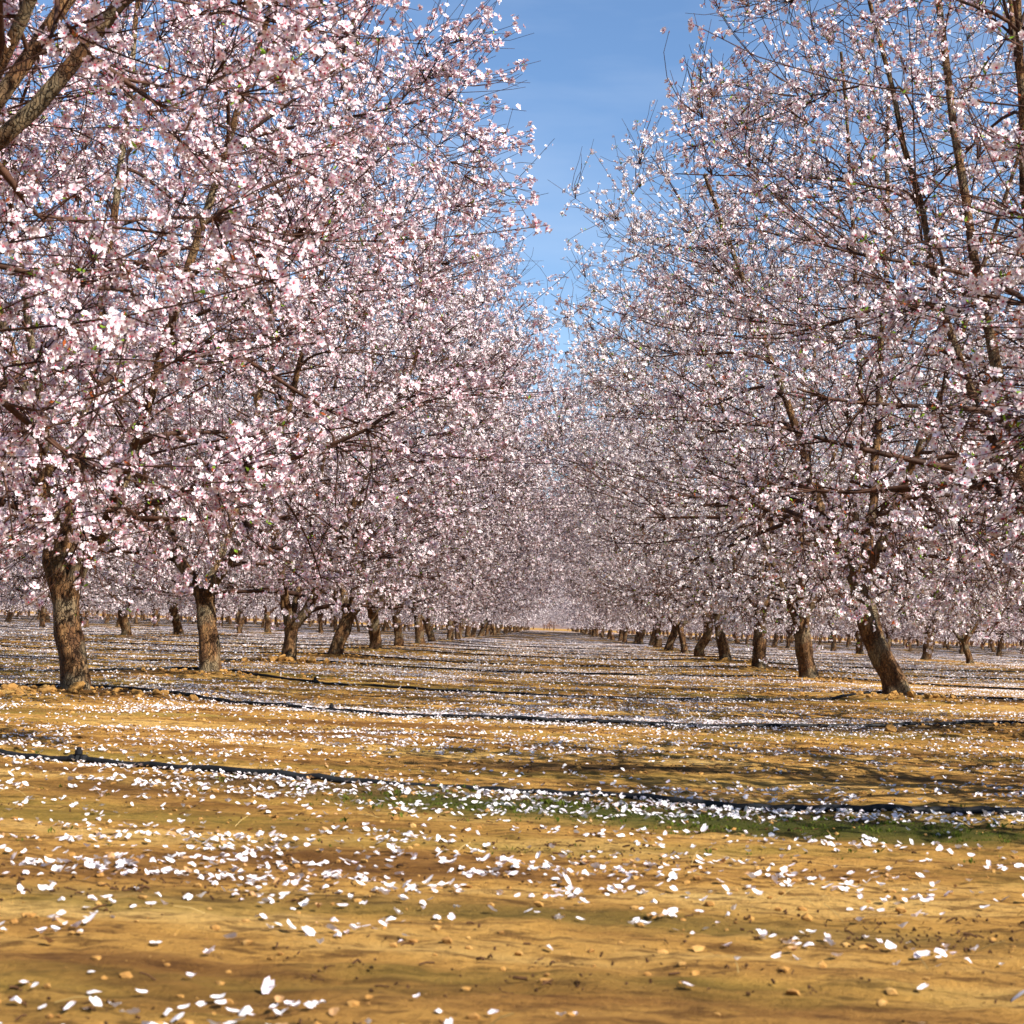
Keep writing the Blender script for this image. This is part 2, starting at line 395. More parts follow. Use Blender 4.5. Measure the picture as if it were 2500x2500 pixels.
def flowers(rng, C, Nn, size, lod, pink=.5):
    """C centres, Nn facing, size per flower -> verts, quads, tris, colours"""
    N = len(C)
    ref = norm(rng.normal(size=(N, 3)))
    U = norm(np.cross(Nn, ref)); V = np.cross(Nn, U)
    base = np.array([.80, .775, .785]); pk = np.array([.78, .61, .68])
    w = (rng.rand(N, 1) ** (1.2)) * pink
    fc = base * (1 - w) + pk * w
    fc = fc * (.86 + .14 * rng.rand(N, 1))
    VV, QQ, TT, CC, off = [], [], [], [], 0
    def basis(x, y, z):   # local -> world
        return C + (U * x[:, None] + V * y[:, None] + Nn * z[:, None]) * size[:, None]
    open_ = rng.uniform(.15, .65, N)           # how far the petals cup forward
    npet = 5 if lod < 2 else (4 if lod == 2 else 3)
    if lod == 3: npet = 2
    for k in range(npet):
        if lod == 3:
            # two crossed ragged blades standing for a spur cluster far away
            an = k * np.pi / 2
            dx, dy = np.cos(an), np.sin(an)
            j = lambda s=.35: 1 + s * (rng.rand(N) - .5)
            p = [basis(-dx * .5 * j(), -dy * .5 * j(), -.3 * j()), basis(dx * .5 * j(), dy * .5 * j(), -.35 * j()), basis(dx * .5 * j(), dy * .5 * j(), .35 * j()), basis(-dx * .5 * j(), -dy * .5 * j(), .3 * j())]
            ve = np.stack(p, 1).reshape(-1, 3)
            QQ.append(np.arange(4 * N).reshape(N, 4) + off); VV.append(ve); CC.append(np.repeat(fc, 4, 0)); off += 4 * N
            continue
        an = 2 * np.pi * k / npet + rng.uniform(-.12, .12, N)
        ca, sa = np.cos(an), np.sin(an)
        tilt = open_ + rng.uniform(-.2, .2, N)
        ct, st = np.cos(tilt), np.sin(tilt)
        def pt(r, w_, lift=0):
            rr = r * ct; zz = r * st + lift
            return basis(rr * ca - w_ * sa, rr * sa + w_ * ca, zz)
        if lod == 0:
            P = [pt(.05, 0), pt(.20, .135, .02), pt(.40, .165, .045), pt(.50, .03, .02), pt(.40, -.165, .045), pt(.20, -.135, .02)]
            ve = np.stack(P, 1).reshape(-1, 3); b = (np.arange(N) * 6)[:, None] + off
            QQ.append(b + np.array([0, 5, 4, 3])); QQ.append(b + np.array([0, 3, 2, 1]))
            c = np.stack([fc * [.95, .62, .74]] + [fc] * 5, 1).reshape(-1, 3); n6 = 6
        else:
            wd = .17 if lod == 1 else .24
            P = [pt(.04, 0), pt(.32, wd, .03), pt(.5, 0), pt(.32, -wd, .03)]
            ve = np.stack(P, 1).reshape(-1, 3); b = (np.arange(N) * 4)[:, None] + off
            QQ.append(b + np.array([0, 3, 2, 1]))
            c = np.stack([fc * [.98, .88, .92]] + [fc] * 3, 1).reshape(-1, 3); n6 = 4
        VV.append(ve); CC.append(c); off += n6 * N
    if lod <= 1:
        # crimson eye with stamens' cone, and the red-brown calyx behind
        cr = np.array([.42, .035, .10]); cal = np.array([.25, .06, .03])
        kk = 5 if lod == 0 else 4
        ring = []
        for k in range(kk):
            an = 2 * np.pi * k / kk; ring.append(basis(np.full(N, .10 * np.cos(an)), np.full(N, .10 * np.sin(an)), np.full(N, .055)))
        tip = basis(np.zeros(N), np.zeros(N), np.full(N, .10)); back = basis(np.zeros(N), np.zeros(N), np.full(N, -.16))
        ve = np.stack(ring + [tip, back], 1).reshape(-1, 3); b = (np.arange(N) * (kk + 2))[:, None] + off
        for k in range(kk):
            TT.append(b + np.array([k, (k + 1) % kk, kk])); TT.append(b + np.array([(k + 1) % kk, k, kk + 1]))
        VV.append(ve); off += (kk + 2) * N
        cc = np.tile(np.stack([cr] * kk + [np.array([.62, .18, .16]), cal], 0), (N, 1)); CC.append(cc)
    return np.concatenate(VV), np.concatenate(QQ), (np.concatenate(TT) if TT else None), np.concatenate(CC)

def along(rng, pts, per_m, k0=.0):
    """random stations along curves; returns position, tangent"""
    N, P, _ = pts.shape
    L = np.linalg.norm(np.diff(pts, axis=1), axis=2).sum(1)
    cnt = rng.poisson(L * per_m * (1 - k0))
    i = np.repeat(np.arange(N), cnt)
    t = (k0 + (1 - k0) * rng.rand(len(i))) * (P - 1)
    s = np.minimum(t.astype(int), P - 2); f = (t - s)[:, None]
    p = pts[i, s] * (1 - f) + pts[i, s + 1] * f
    return p, norm(pts[i, s + 1] - pts[i, s])

def make_tree(seed, lod=1, trunk=None, trunk_r=.115, limbs=None, rad=3.45, top=6.6, bot=.72, dens=1.0, pink=.5, leafy=.05, whips=26, twigs=None, name='almond_tree'):
    rng = np.random.RandomState(seed)
    if trunk is None:
        l1, l2 = rng.uniform(-.09, .09, 2)
        trunk = [(0, 0, -.08), (l1 * .3, l2 * .3, .12), (l1, l2, .45), (l1 * 1.5, l2 * 1.5, .85)]
    tp = np.array(trunk, float)
    d = np.concatenate([[0], np.cumsum(np.linalg.norm(np.diff(tp, axis=0), axis=1))])
    NP = 18 if lod < 2 else 6
    uu = np.linspace(0, d[-1], NP)
    tpts = np.stack([catmull(uu, list(zip(d, tp[:, i]))) for i in range(3)], -1)[None]
    t = np.linspace(0, 1, NP)
    trad = trunk_r * (1 - .10 * t + .40 * np.exp(-t * 9) + .10 * np.clip(t - .7, 0, 1) / .3 + .04 * np.sin(t * 9 + seed))[None]
    S = 18 if lod < 2 else 7
    tv, tq = tubes(tpts, trad, S, .05 if lod < 2 else 0, rng)
    if lod < 2:   # long flutes down the trunk
        c_ = np.repeat(tpts[0], S, 0); dd = tv - c_
        ang = np.tile(np.arange(S) * 2 * np.pi / S, NP)
        f = 1 + .07 * np.sin(ang * 3 + seed + tv[:, 2] * 1.5) + .05 * np.sin(ang * 5 + tv[:, 2] * 3 + 2 * seed) + .26 * np.clip(1 - (tv[:, 2] + .08) / .26, 0, 1) ** 1.5 * np.maximum(0, np.sin(ang * 4 + seed * 1.3)) + .04 * np.sin(tv[:, 2] * 21 + 2 * np.sin(ang + seed))
        tv = c_ + dd * f[:, None]
    topc = tpts[0, -1]
    # scaffold limbs
    if limbs is None:
        nl = rng.randint(3, 5); a0 = rng.rand() * 6.28
        limbs = []
        for k in range(nl):
            an = a0 + k * 2 * np.pi / nl + rng.uniform(-.35, .35)
            ro = rng.uniform(1.1, 2.0); hh = rng.uniform(4.2, 5.5)
            limbs.append([(np.cos(an) * ro * .42, np.sin(an) * ro * .42, rng.uniform(.5, .85)), (np.cos(an) * ro, np.sin(an) * ro, hh - topc[2]), rng.uniform(.055, .075)])
    else:
        limbs = [[np.array(q_) for q_ in L_[:2]] + [L_[2]] for L_ in limbs]
        for L_ in limbs: L_[1][2] += .9 if top > 5 else 0
    nl = len(limbs); LP = 16
    P0 = np.repeat(topc[None], nl, 0) - np.array([0, 0, .10]); MID = np.array([l_[0] for l_ in limbs]) + topc; END = np.array([l_[1] for l_ in limbs]) + topc
    P1 = P0 + (MID - P0) * .7; P2 = MID + (MID - P0) * .45 + np.array([0, 0, .35])
    lpts = bez(P0, P1, P2, END, LP)
    lpts[:, 3:] += np.cumsum(rng.normal(size=(nl, LP - 3, 3)) * .02, axis=1)
    lr = np.array([l_[2] for l_ in limbs])[:, None] * (1 - .72 * np.linspace(0, 1, LP) ** .8)[None]
    # secondaries
    k2 = 44
    nd, tg, nr = nodes_of(lpts, lr, .22)
    t2 = envelope_sample(rng, k2, .6, rad * .74, top * .9, bot + .15)
    p2, L2, r2 = attach(rng, t2, nd, tg, nr, 9, .05)
    r2 = np.clip(r2 * .62, .010, .035)[:, None] * (1 - .7 * np.linspace(0, 1, 9))[None]
    # tertiaries
    k3 = 480 if lod < 2 else (170 if lod == 2 else 30)
    n2, g2, q2 = nodes_of(p2, r2, .2); nd3 = np.concatenate([nd, n2]); tg3 = np.concatenate([tg, g2]); nr3 = np.concatenate([nr, q2])
    t3 = envelope_sample(rng, k3, .35, rad * .96, top * .98, bot + .1)
    p3, L3, r3 = attach(rng, t3, nd3, tg3, nr3, 7, .07, 1.9)
    r3 = np.clip(r3 * .5, .0045, .011)[:, None] * (1 - .65 * np.linspace(0, 1, 7))[None]
    # long whips reaching out of the crown
    tw = envelope_sample(rng, whips, 1.0, rad * .95, top, bot + .6)
    cdir = norm(tw - np.array([0, 0, 2.2])); cdir[:, 2] = np.maximum(cdir[:, 2], .1); tw = tw + cdir * rng.uniform(.3, 1.4, (whips, 1))
    n3, g3, q3 = nodes_of(p3, r3, .1)
    pw, Lw, rw = attach(rng, tw, nd3, tg3, nr3, 9, .05, 2.6)
    rw = np.full(len(pw), .0065)[:, None] * (1 - .7 * np.linspace(0, 1, 9))[None]
    nw, gw, qw = nodes_of(pw, rw, .2)
    # twigs
    nt_ = twigs or {0: 5200, 1: 4600, 2: 1700, 3: 0}[lod]
    nd4 = np.concatenate([n2, n3, nw]); tg4 = np.concatenate([g2, g3, gw]); nr4 = np.concatenate([q2, q3, qw])
    fl_src = []
    wood = [tubes(p2, r2, 6 if lod < 2 else 4), tubes(p3, r3, 5 if lod == 0 else (4 if lod == 1 else 3)), tubes(pw, rw, 4 if lod < 2 else 3)]
    tw_mesh = None
    if nt_:
        t4 = envelope_sample(rng, nt_, .25, rad, top, bot - .1)
        # a few twigs hang or reach off the whips
        p4, L4, r4 = attach(rng, t4, nd4, tg4, nr4, 5, .10, .62)
        r4 = np.full(len(p4), .0030 if lod < 2 else .006)[:, None] * (1.15 - .6 * np.linspace(0, 1, 5))[None]
        tw_mesh = tubes(p4, r4, 3)
        # short side spurs
        fl_src.append((p4, 1.0))
    fl_src.append((p3, .9)); fl_src.append((pw, 1.25)); fl_src.append((p2[:, 3:], .45))
    # blossoms in small clusters on spurs
    per = {0: 10.5, 1: 11.5, 2: 18, 3: 44}[lod] * dens
    fs = {0: .043, 1: .046, 2: .078, 3: .17}[lod]
    Pc, Tc = [], []
    for src, w in fl_src:
        p, tt = along(rng, src, per * w, .08); Pc.append(p); Tc.append(tt)
    Pc = np.concatenate(Pc); Tc = np.concatenate(Tc)
    # clusters are patchy: thin out by a 3-D wave so that bare wood shows
    wv = np.sin(Pc[:, 0] * 3.1 + seed) * np.sin(Pc[:, 1] * 2.7 + 2) * np.sin(Pc[:, 2] * 3.3 + 1) + .5 * np.sin(Pc[:, 0] * 9 + Pc[:, 2] * 7)
    keep = rng.rand(len(Pc)) < np.clip(.70 + .6 * wv, .08, 1)
    Pc, Tc = Pc[keep], Tc[keep]
    side = norm(np.cross(Tc, norm(rng.normal(size=Tc.shape))))
    nper = 1 if lod >= 2 else rng.choice([1, 2, 3, 4, 5], len(Pc))
    i = np.repeat(np.arange(len(Pc)), nper)
    outw = Pc[i] - np.array([0, 0, 2.4]); outw = norm(outw * [1, 1, .6])
    dirn = norm(side[i] + .5 * rng.normal(size=(len(i), 3)) + Tc[i] * .25 + .45 * outw + [0, 0, .15])
    C = Pc[i] + dirn * (.026 if lod < 2 else .03) * rng.uniform(.7, 1.6, (len(i), 1))
    size = fs * rng.uniform(.72, 1.12, len(i))
    bud = rng.rand(len(i)) < .10
    size[bud] *= .5
    fv, fq, ft, fc = flowers(rng, C, dirn, size, lod, pink)
    print('tree', seed, lod, len(C))
    parts = {}
    parts['trunk'] = mesh_np('trunk', tv, tq, smooth=True, mats=[BARK])
    if lod < 2:
        for k in range(nl):
            lv, lq = tubes(lpts[k:k + 1], lr[k:k + 1], 12, .06, rng)
            parts['limb%d' % k] = mesh_np('limb', lv, lq, smooth=True, mats=[BARK])
        parts['branches'] = mesh_np('branches', *merge(wood), smooth=True, mats=[BRANCH])
        parts['twigs'] = mesh_np('twigs', *tw_mesh, smooth=True, mats=[TWIG])
    else:
        allw = [tubes(lpts[:, ::3], lr[:, ::3], 5)] + wood + ([tw_mesh] if tw_mesh else [])
        parts['branches'] = mesh_np('branches', *merge(allw), smooth=True, mats=[BRANCH])
    parts['blossoms'] = mesh_np('blossoms', fv, fq, ft, fc, mats=[PETAL])
    if lod < 2:
        # small new leaves and red bud scales
        sel = rng.rand(len(Pc)) < leafy * 4
        Lp = Pc[sel]; n_ = len(Lp)
        Lp = np.repeat(Lp, 3, 0); n_ = len(Lp)
        dn = norm(rng.normal(size=(n_, 3)) + [0, 0, .5]); sd_ = norm(np.cross(dn, rng.normal(size=(n_, 3))))
        ln = rng.uniform(.012, .034, n_)[:, None]; wd = ln * .2
        P = np.stack([Lp, Lp + dn * ln * .5 + sd_ * wd, Lp + dn * ln, Lp + dn * ln * .5 - sd_ * wd], 1)
        g = rng.rand(n_, 1); red = rng.rand(n_, 1) < .45
        lc = np.where(red, np.array([.34, .09, .03]) * (.7 + .6 * g), np.array([.20, .33, .035]) * (.6 + .7 * g))
        parts['leaves'] = mesh_np('leaves', P.reshape(-1, 3), np.arange(4 * n_).reshape(n_, 4), col=np.repeat(lc, 4, 0), mats=[LEAF])
    return parts

def place(parts, x, y, rz=0, sc=(1, 1, 1)):
    e = bpy.data.objects.new('almond_tree', None); COL.objects.link(e)
    e.empty_display_size = .2
    e.location = (x, y, float(gh(np.array([x]), np.array([y]))[0])); e.rotation_euler = (0, 0, rz); e.scale = sc
    e['category'] = 'tree'; e['group'] = 'blossoming almond trees in orchard rows'
    crown = link('crown', parts['branches'], e)
    for k, me in parts.items():
        if k == 'branches': continue
        link('limb' if k.startswith('limb') else k, me, crown if k in ('twigs', 'blossoms', 'leaves') else e)
    return e

# ------------------------------------------------------------------ the near trees, one by one
ORD = ['zeroth', 'first', 'second', 'third', 'fourth', 'fifth', 'sixth', 'seventh', 'eighth', 'ninth', 'tenth', 'eleventh', 'twelfth', 'thirteenth', 'fourteenth', 'fifteenth', 'sixteenth', 'seventeenth', 'eighteenth', 'nineteenth', 'twentieth']
def near(rowi, i, label, **kw):
    x, y = rows[rowi][i]
    p = make_tree(**kw); e = place(p, x, y); e['label'] = label
    return e
# left row
near(-1, 0, 'nearest blossoming almond tree, trunk out of frame, big pink-eyed flowers filling the left edge', seed=21, lod=0, dens=1.25, pink=.75,
     limbs=[((1.2, .0, 1.1), (2.6, -.2, 1.9), .062), ((1.05, .2, 1.25), (2.2, .4, 2.5), .06), ((1.05, -.2, .95), (2.3, -.8, 2.2), .05), ((.3, -.4, .7), (1.1, -1.1, 3.6), .055), ((-.5, .1, .7), (-1.2, .2, 3.4), .06), ((.0, .5, .8), (.4, 1.1, 4.2), .06)], rad=2.95, top=6.3, bot=.8, leafy=.05, whips=20)
near(-1, 1, 'almond tree with the thick brown leftmost trunk splitting into three limbs above a hose', seed=22, lod=0, dens=1.0, pink=.7, trunk_r=.098, rad=3.25,
     trunk=[(.06, 0, -.08), (.045, 0, .12), (-.03, .02, .42), (-.07, .03, .72)],
     limbs=[((-.24, .1, .34), (-1.3, .5, 3.0), .075), ((.02, .15, .6), (.1, 1.1, 4.2), .065), ((.30, -.1, .30), (1.5, -.5, 3.3), .075), ((-.1, -.3, .7), (-.6, -1.3, 3.4), .055)], leafy=.04)
near(-1, 2, 'almond tree with straight dark trunk, second from the left edge, blossoms hanging over its top', seed=23, lod=1, dens=1.05, pink=.65, trunk_r=.10, rad=3.3, whips=44,
     trunk=[(.03, 0, -.08), (.02, 0, .15), (-.03, 0, .5), (-.06, 0, .8)], leafy=.04)
near(-1, 3, 'almond tree forking low with a thick limb bent right, large orange clods at its foot', seed=24, lod=1, dens=1.05, pink=.6, trunk_r=.092, rad=3.9, whips=60,
     trunk=[(0, 0, -.08), (0, 0, .12), (.02, 0, .32), (.0, 0, .5)],
     limbs=[((.42, -.05, .28), (1.7, -.4, 3.0), .085), ((-.14, .1, .42), (-1.1, .6, 3.5), .07), ((.12, .25, .7), (.4, 1.2, 4.0), .05), ((-.05, -.3, .7), (-.5, -1.3, 3.3), .05)])
# right row
near(1, 0, 'almond tree rooted beyond the right edge, its large white blossoms hanging low at the right', seed=31, lod=0, dens=.7, pink=.08, rad=2.3, top=3.1, bot=.72, leafy=.12, whips=14, twigs=2600,
     limbs=[((.3, .3, .7), (.9, .9, 3.8), .06), ((-.3, .2, .7), (-1.0, .5, 3.6), .06), ((.1, -.4, .8), (.2, -1.2, 3.6), .055)])
near(1, 1, 'almond tree at the right edge with upright brown limbs rising through white blossoms', seed=32, lod=0, dens=.75, pink=.08, rad=3.0, trunk_r=.11,
     limbs=[((-.42, .1, .75), (-.95, .4, 4.1), .07), ((-.15, .4, .9), (-.35, 1.0, 4.5), .06), ((.4, .1, .7), (1.3, .3, 3.6), .07), ((-.3, -.35, .9), (-.8, -1.0, 4.0), .06), ((-.62, .2, 1.0), (-1.5, .5, 3.6), .05)], leafy=.10, whips=34, bot=.62)
near(1, 2, 'almond tree with a trunk leaning strongly left, nearest whole trunk on the right', seed=33, lod=1, dens=.85, pink=.08, trunk_r=.112, bot=.6,
     trunk=[(.04, 0, -.08), (0, 0, .1), (-.17, 0, .42), (-.30, .02, .8), (-.36, .03, 1.1)],
     limbs=[((-.32, .0, .5), (-1.5, .3, 3.2), .075), ((.12, .15, .6), (.3, .9, 4.2), .07), ((.3, -.3, .6), (1.2, -1.0, 3.2), .06), ((-.15, -.3, .8), (-.6, -1.1, 3.8), .05)], leafy=.10, whips=40)
near(1, 3, 'almond tree with stout straight trunk and a limb reaching left, left of the leaning trunk', seed=34, lod=1, dens=.85, pink=.12, trunk_r=.115,
     trunk=[(.05, 0, -.08), (.0, 0, .12), (-.06, 0, .45), (-.10, 0, .75)],
     limbs=[((-.26, .0, .34), (-1.5, .3, 3.1), .06), ((.05, .2, .6), (.3, 1.2, 4.0), .065), ((.3, -.1, .5), (1.4, -.4, 3.2), .06), ((0, -.35, .6), (-.2, -1.4, 3.4), .05)], leafy=.10, whips=40)
near(1, 4, 'almond tree with tall straight trunk widening at the top, third whole trunk on the right', seed=35, lod=1, dens=1.0, pink=.35, trunk_r=.11,
     trunk=[(.02, 0, -.08), (0, 0, .15), (0, 0, .6), (-.01, 0, 1.0)], leafy=.07, whips=34)
near(1, 5, 'almond tree with trunk leaning left and rough knotty base, fourth whole trunk on the right', seed=36, lod=1, dens=1.0, pink=.4, trunk_r=.105,
     trunk=[(.07, 0, -.08), (.03, 0, .12), (-.07, 0, .5), (-.10, 0, .85)], leafy=.07, whips=30)

# ------------------------------------------------------------------ trees that repeat
vrs = np.random.RandomState(61)
def rand_trunk():
    lx, ly = vrs.uniform(-.22, .22, 2); h_ = vrs.uniform(.6, 1.0); w_ = vrs.uniform(-.05, .05)
    return [(-lx * .1, -ly * .1, -.08), (lx * .1 + w_, ly * .1, .15), (lx * .5 - w_, ly * .5, h_ * .55), (lx, ly, h_)]
V1 = [make_tree(seed=100 + k, lod=1, dens=1.1, rad=4.1, pink=.4 + .08 * k, trunk_r=vrs.uniform(.085, .118), trunk=rand_trunk(), leafy=.05, whips=40) for k in range(5)]
V2 = [make_tree(seed=200 + k, lod=2, dens=1.0, rad=4.0, pink=.5, trunk_r=vrs.uniform(.09, .12), trunk=rand_trunk(), whips=14) for k in range(6)]
cand = []
for r, lst in rows.items():
    n_seen = 0
    for i, (x, y) in enumerate(lst):
        if (r == -1 and i < 4) or (r == 1 and i < 6): n_seen += (i > 0 if r == -1 else i > 1); continue
        n_seen += 1
        lim = -.311 if x < 0 else .267
        cand.append([abs(r), y, r, n_seen, x])
front = [c for c in cand if c[0] == 1]
side = sorted([c for c in cand if c[0] != 1], key=lambda c: c[1] + 6 * c[0])
n_ind = 290 - len(front)
indiv = front + side[:n_ind]; rest = side[n_ind:]
qrs = np.random.RandomState(77)
for ar, y, r, nth, x in indiv:
    lod1 = y < 52
    parts = V1[qrs.randint(5)] if lod1 else V2[qrs.randint(6)]
    s = qrs.uniform(.92, 1.08) * (.78 if (ar > 1 and qrs.rand() < .07) else 1)
    e = place(parts, x, y, qrs.uniform(-math.pi, math.pi), (s * qrs.uniform(.96, 1.04), s, s * qrs.uniform(.95, 1.05)))
    sidew = 'left' if r < 0 else 'right'
    o = ORD[nth] if nth <= 20 else None
    if ar == 1:
        lab = ('almond tree with the %s whole trunk from the front, %s avenue row' % (o, sidew)) if o else 'tiny almond tree among the merging trunks at the far end, %s avenue row' % sidew
    elif ar <= 3 and nth <= 10:
        lab = 'almond tree between nearer trunks, %s visible in the %s row %s of the avenue' % (o, ORD[ar], sidew)
    else:
        lab = 'distant almond tree beneath the canopies, %s row %s of the avenue' % (ORD[ar], sidew)
    e['label'] = lab
# what is left behind them reads as one mass
V3 = [make_tree(seed=300 + k, lod=3, dens=1.0, pink=.5, whips=6, bot=.45) for k in range(3)]
def as_arrays(me):
    n = len(me.vertices); v_ = np.empty(n * 3, np.float32); me.vertices.foreach_get('co', v_)
    q_ = np.empty(len(me.loops), np.int32); me.loops.foreach_get('vertex_index', q_)
    c_ = None
    if 'tint' in me.color_attributes:
        c_ = np.empty(n * 4, np.float32); me.color_attributes['tint'].data.foreach_get('color', c_); c_ = c_.reshape(-1, 4)[:, :3]
    return v_.reshape(-1, 3), q_.reshape(-1, 4), c_
def mass(name, places, label, scale=1.0, tintm=(1, 1, 1), step=1):
    arr = [{k: as_arrays(m_) for k, m_ in p.items()} for p in V3]
    vs, qs, cs, off = [], [], [], 0
    for j, (x, y) in enumerate(places):
        A = arr[j % 3]; th = j * 2.4; c, s = math.cos(th), math.sin(th)
        for k, (v_, q_, c_) in A.items():
            w = v_ * scale
            w = np.stack([w[:, 0] * c - w[:, 1] * s + x, w[:, 0] * s + w[:, 1] * c + y, w[:, 2]], -1)
            if k == 'blossoms' and step > 1: q_ = q_[::step]
            vs.append(w); qs.append(q_ + off); off += len(w)
            cs.append(c_ * np.array(tintm) if c_ is not None else np.tile([[.16, .085, .05]], (len(w), 1)))
    me = mesh_np(name, np.concatenate(vs), np.concatenate(qs), col=np.concatenate(cs), mats=[PETAL])
    o = link(name, me); tag(o, label, 'trees', kind='stuff'); return o
mass('distant_orchard', [(c[4], c[1]) for c in rest], 'mass of far orchard trees glimpsed between the nearer trunks')
trs = np.random.RandomState(9)
far = [(x + trs.uniform(-2, 2), 335 + row * 6 + trs.uniform(-2, 2)) for row in range(5) for x in np.arange(-125, 115, 5.0)]
mass('far_tree_line', far, 'brownish line of far trees beyond the open field at the end of the avenue', 1.0, (.50, .36, .30), 1)
for m_ in [m2 for p in V3 for m2 in p.values()]: bpy.data.meshes.remove(m_)

def hills():
    xs = np.linspace(-900, 900, 121); ys = np.array([520, 620, 800, 1000, 1500.])
    hh = np.array([-.5, 5, 12, 17, 20.]); Xg, Yg = np.meshgrid(xs, ys)
    Z = hh[:, None] * (.7 + .6 * fbm(Xg / 160, Yg / 400, 3)); Z[0] = -.5
    idx = np.arange(Xg.size).reshape(Xg.shape)
    q = np.stack([idx[:-1, :-1], idx[:-1, 1:], idx[1:, 1:], idx[1:, :-1]], -1).reshape(-1, 4)
    m, n, l, b = new_mat('dry_hillside'); g = n.new('ShaderNodeNewGeometry'); t = noise_node(n, l, g.outputs['Position'], .03, 5)
    r_ = ramp(n, [(.4, (.17, .10, .07)), (.6, (.26, .17, .10))]); l.new(t.outputs[0], r_.inputs[0]); l.new(r_.outputs[0], b.inputs['Base Color'])
    tag(link('hills', mesh_np('hills', np.stack([Xg, Yg, Z], -1), q, smooth=True, mats=[m])), kind='structure')
hills()

# small young tree in the open field at the end of the avenue
yt = make_tree(seed=401, lod=2, dens=.35, pink=.4, trunk_r=.05, rad=1.5, top=3.6, bot=1.3, whips=8, twigs=200,
               limbs=[((-.2, .1, .4), (-.8, .2, 1.6), .035), ((.2, 0, .45), (.8, -.2, 1.7), .035), ((0, .2, .5), (.1, .5, 2.0), .03)])
e = place(yt, .4, 276, .4); e.name = 'young_tree'; e['label'] = 'small thin tree alone in the open field where the avenue ends'; e['group'] = ''
del e['group']

# ------------------------------------------------------------------ irrigation hoses
def hose_material():
    m, n, l, b = new_mat('black_hose')
    tc = n.new('ShaderNodeTexCoord'); t = noise_node(n, l, tc.outputs['Object'], 30, 3)
    r_ = ramp(n, [(.4, (.004, .005, .007)), (.7, (.014, .015, .018))]); l.new(t.outputs[0], r_.inputs[0]); l.new(r_.outputs[0], b.inputs['Base Color'])
    b.inputs['Roughness'].default_value = .65; return m
HOSE = hose_material()
hl = ['thick black hose snaking across the bare foreground soil, nearest of all the hoses',
      'black hose across the avenue that touches the foot of the leftmost thick trunk',
      'black hose between the second left trunk and the leaning right trunk']
nh = min(len(rows[-1]), len(rows[1])) - 1
for k in range(nh):
    yk = rows[-1][k][1]
    if yk > 200: break
    W = 9 if k == 0 else min(12 + 2 * k, 50)
    if k < 3: W = [9, 12, 14][k]
    st = .06 if k < 4 else (.2 if k < 10 else .6)
    xs = np.arange(-W, W, st); ys = hose_y(k, xs)
    rad_ = .0135 if k == 0 else .0125
    dx = np.gradient(ys) 
    zs = gh(xs, ys) + rad_ * .75 + .006 * (vnoise(xs * 1.3 + k, xs * 0 + k) - .3)
    if k == 0: zs -= .016 * np.exp(-((xs + .45) / .3) ** 2)
    pts = np.stack([xs, ys, zs], -1)
    ctr = pts.mean(0)
    ve, q = tubes((pts - ctr)[None], np.full((1, len(xs)), rad_), 10 if k < 3 else 6)
    root = link('irrigation_hose', mesh_np('irrigation_hose', ve, q, smooth=True, mats=[HOSE]), loc=ctr)
    if k < 3: lab = hl[k]
    elif k < 21: lab = 'thin black hose across the avenue by the %s left trunk from the front' % ORD[k]
    else: lab = 'hair-thin dark hose line lying across the far part of the avenue'
    tag(root, lab, 'hose', 'black irrigation hoses lying across the avenue')
    if k in (0, 1, 2):
        fx = [[-1.77], [-1.4], [-2.2]][k]
        for q_ in fx:
            i = int(np.argmin(abs(xs - q_))); c = pts[i] - ctr; T = norm(pts[i + 1] - pts[i - 1])
            # barbed joint with collar and a small upright dripper
            seg = np.linspace(-.04, .04, 9)[None, :, None] * T[None, None] + c
            rr = np.array([.9, 1.25, 1.3, 1.05, 1.45, 1.05, 1.3, 1.25, .9])[None] * rad_ * 1.15
            up = np.stack([c + np.array([0, 0, z]) for z in (0, .012, .020, .034, .036, .046, .048)])[None]
            ur = np.array([[.008, .008, .015, .015, .010, .010, .001]])
            ve, q = merge([tubes(seg, rr, 10), tubes(up, ur, 10)])
            link('fitting', mesh_np('fitting', ve, q, mats=[HOSE]), root)

# ------------------------------------------------------------------ clods of soil round the trunks
def clod_material():
    m, n, l, b = new_mat('dry_clod')
    tc = n.new('ShaderNodeTexCoord'); t = noise_node(n, l, tc.outputs['Object'], 22, 5, .65)
    r_ = ramp(n, [(.3, (.17, .075, .02)), (.5, (.33, .17, .045)), (.7, (.42, .26, .09))]); l.new(t.outputs[0], r_.inputs[0]); l.new(r_.outputs[0], b.inputs['Base Color'])
    b.inputs['Roughness'].default_value = .95
    bp = n.new('ShaderNodeBump'); bp.inputs['Strength'].default_value = .6; bp.inputs['Distance'].default_value = .01
    l.new(t.outputs[0], bp.inputs['Height']); l.new(bp.outputs[0], b.inputs['Normal']); return m
CLOD = clod_material()
def ico(n_):
    import bmesh
    bm = bmesh.new(); bmesh.ops.create_icosphere(bm, subdivisions=n_, radius=1)
    v_ = np.array([p.co for p in bm.verts]); f_ = np.array([[q.index for q in f.verts] for f in bm.faces]); bm.free(); return v_, f_
IV, IF = ico(2); IV1, IF1 = ico(1)
crs = np.random.RandomState(3)
def lump(V, s):
    d = np.ones(len(V))
    for _ in range(5):
        k = norm(crs.normal(size=3)); d += .16 * np.sin(V @ k * crs.uniform(2, 5) + crs.rand() * 6)
    for _ in range(4):          # broken flat faces
        k = norm(crs.normal(size=3)); h_ = crs.uniform(.55, .85); p = V @ k; d = np.where(p * d > h_, h_ / np.maximum(p, .01), d)
    return V * d[:, None] * s
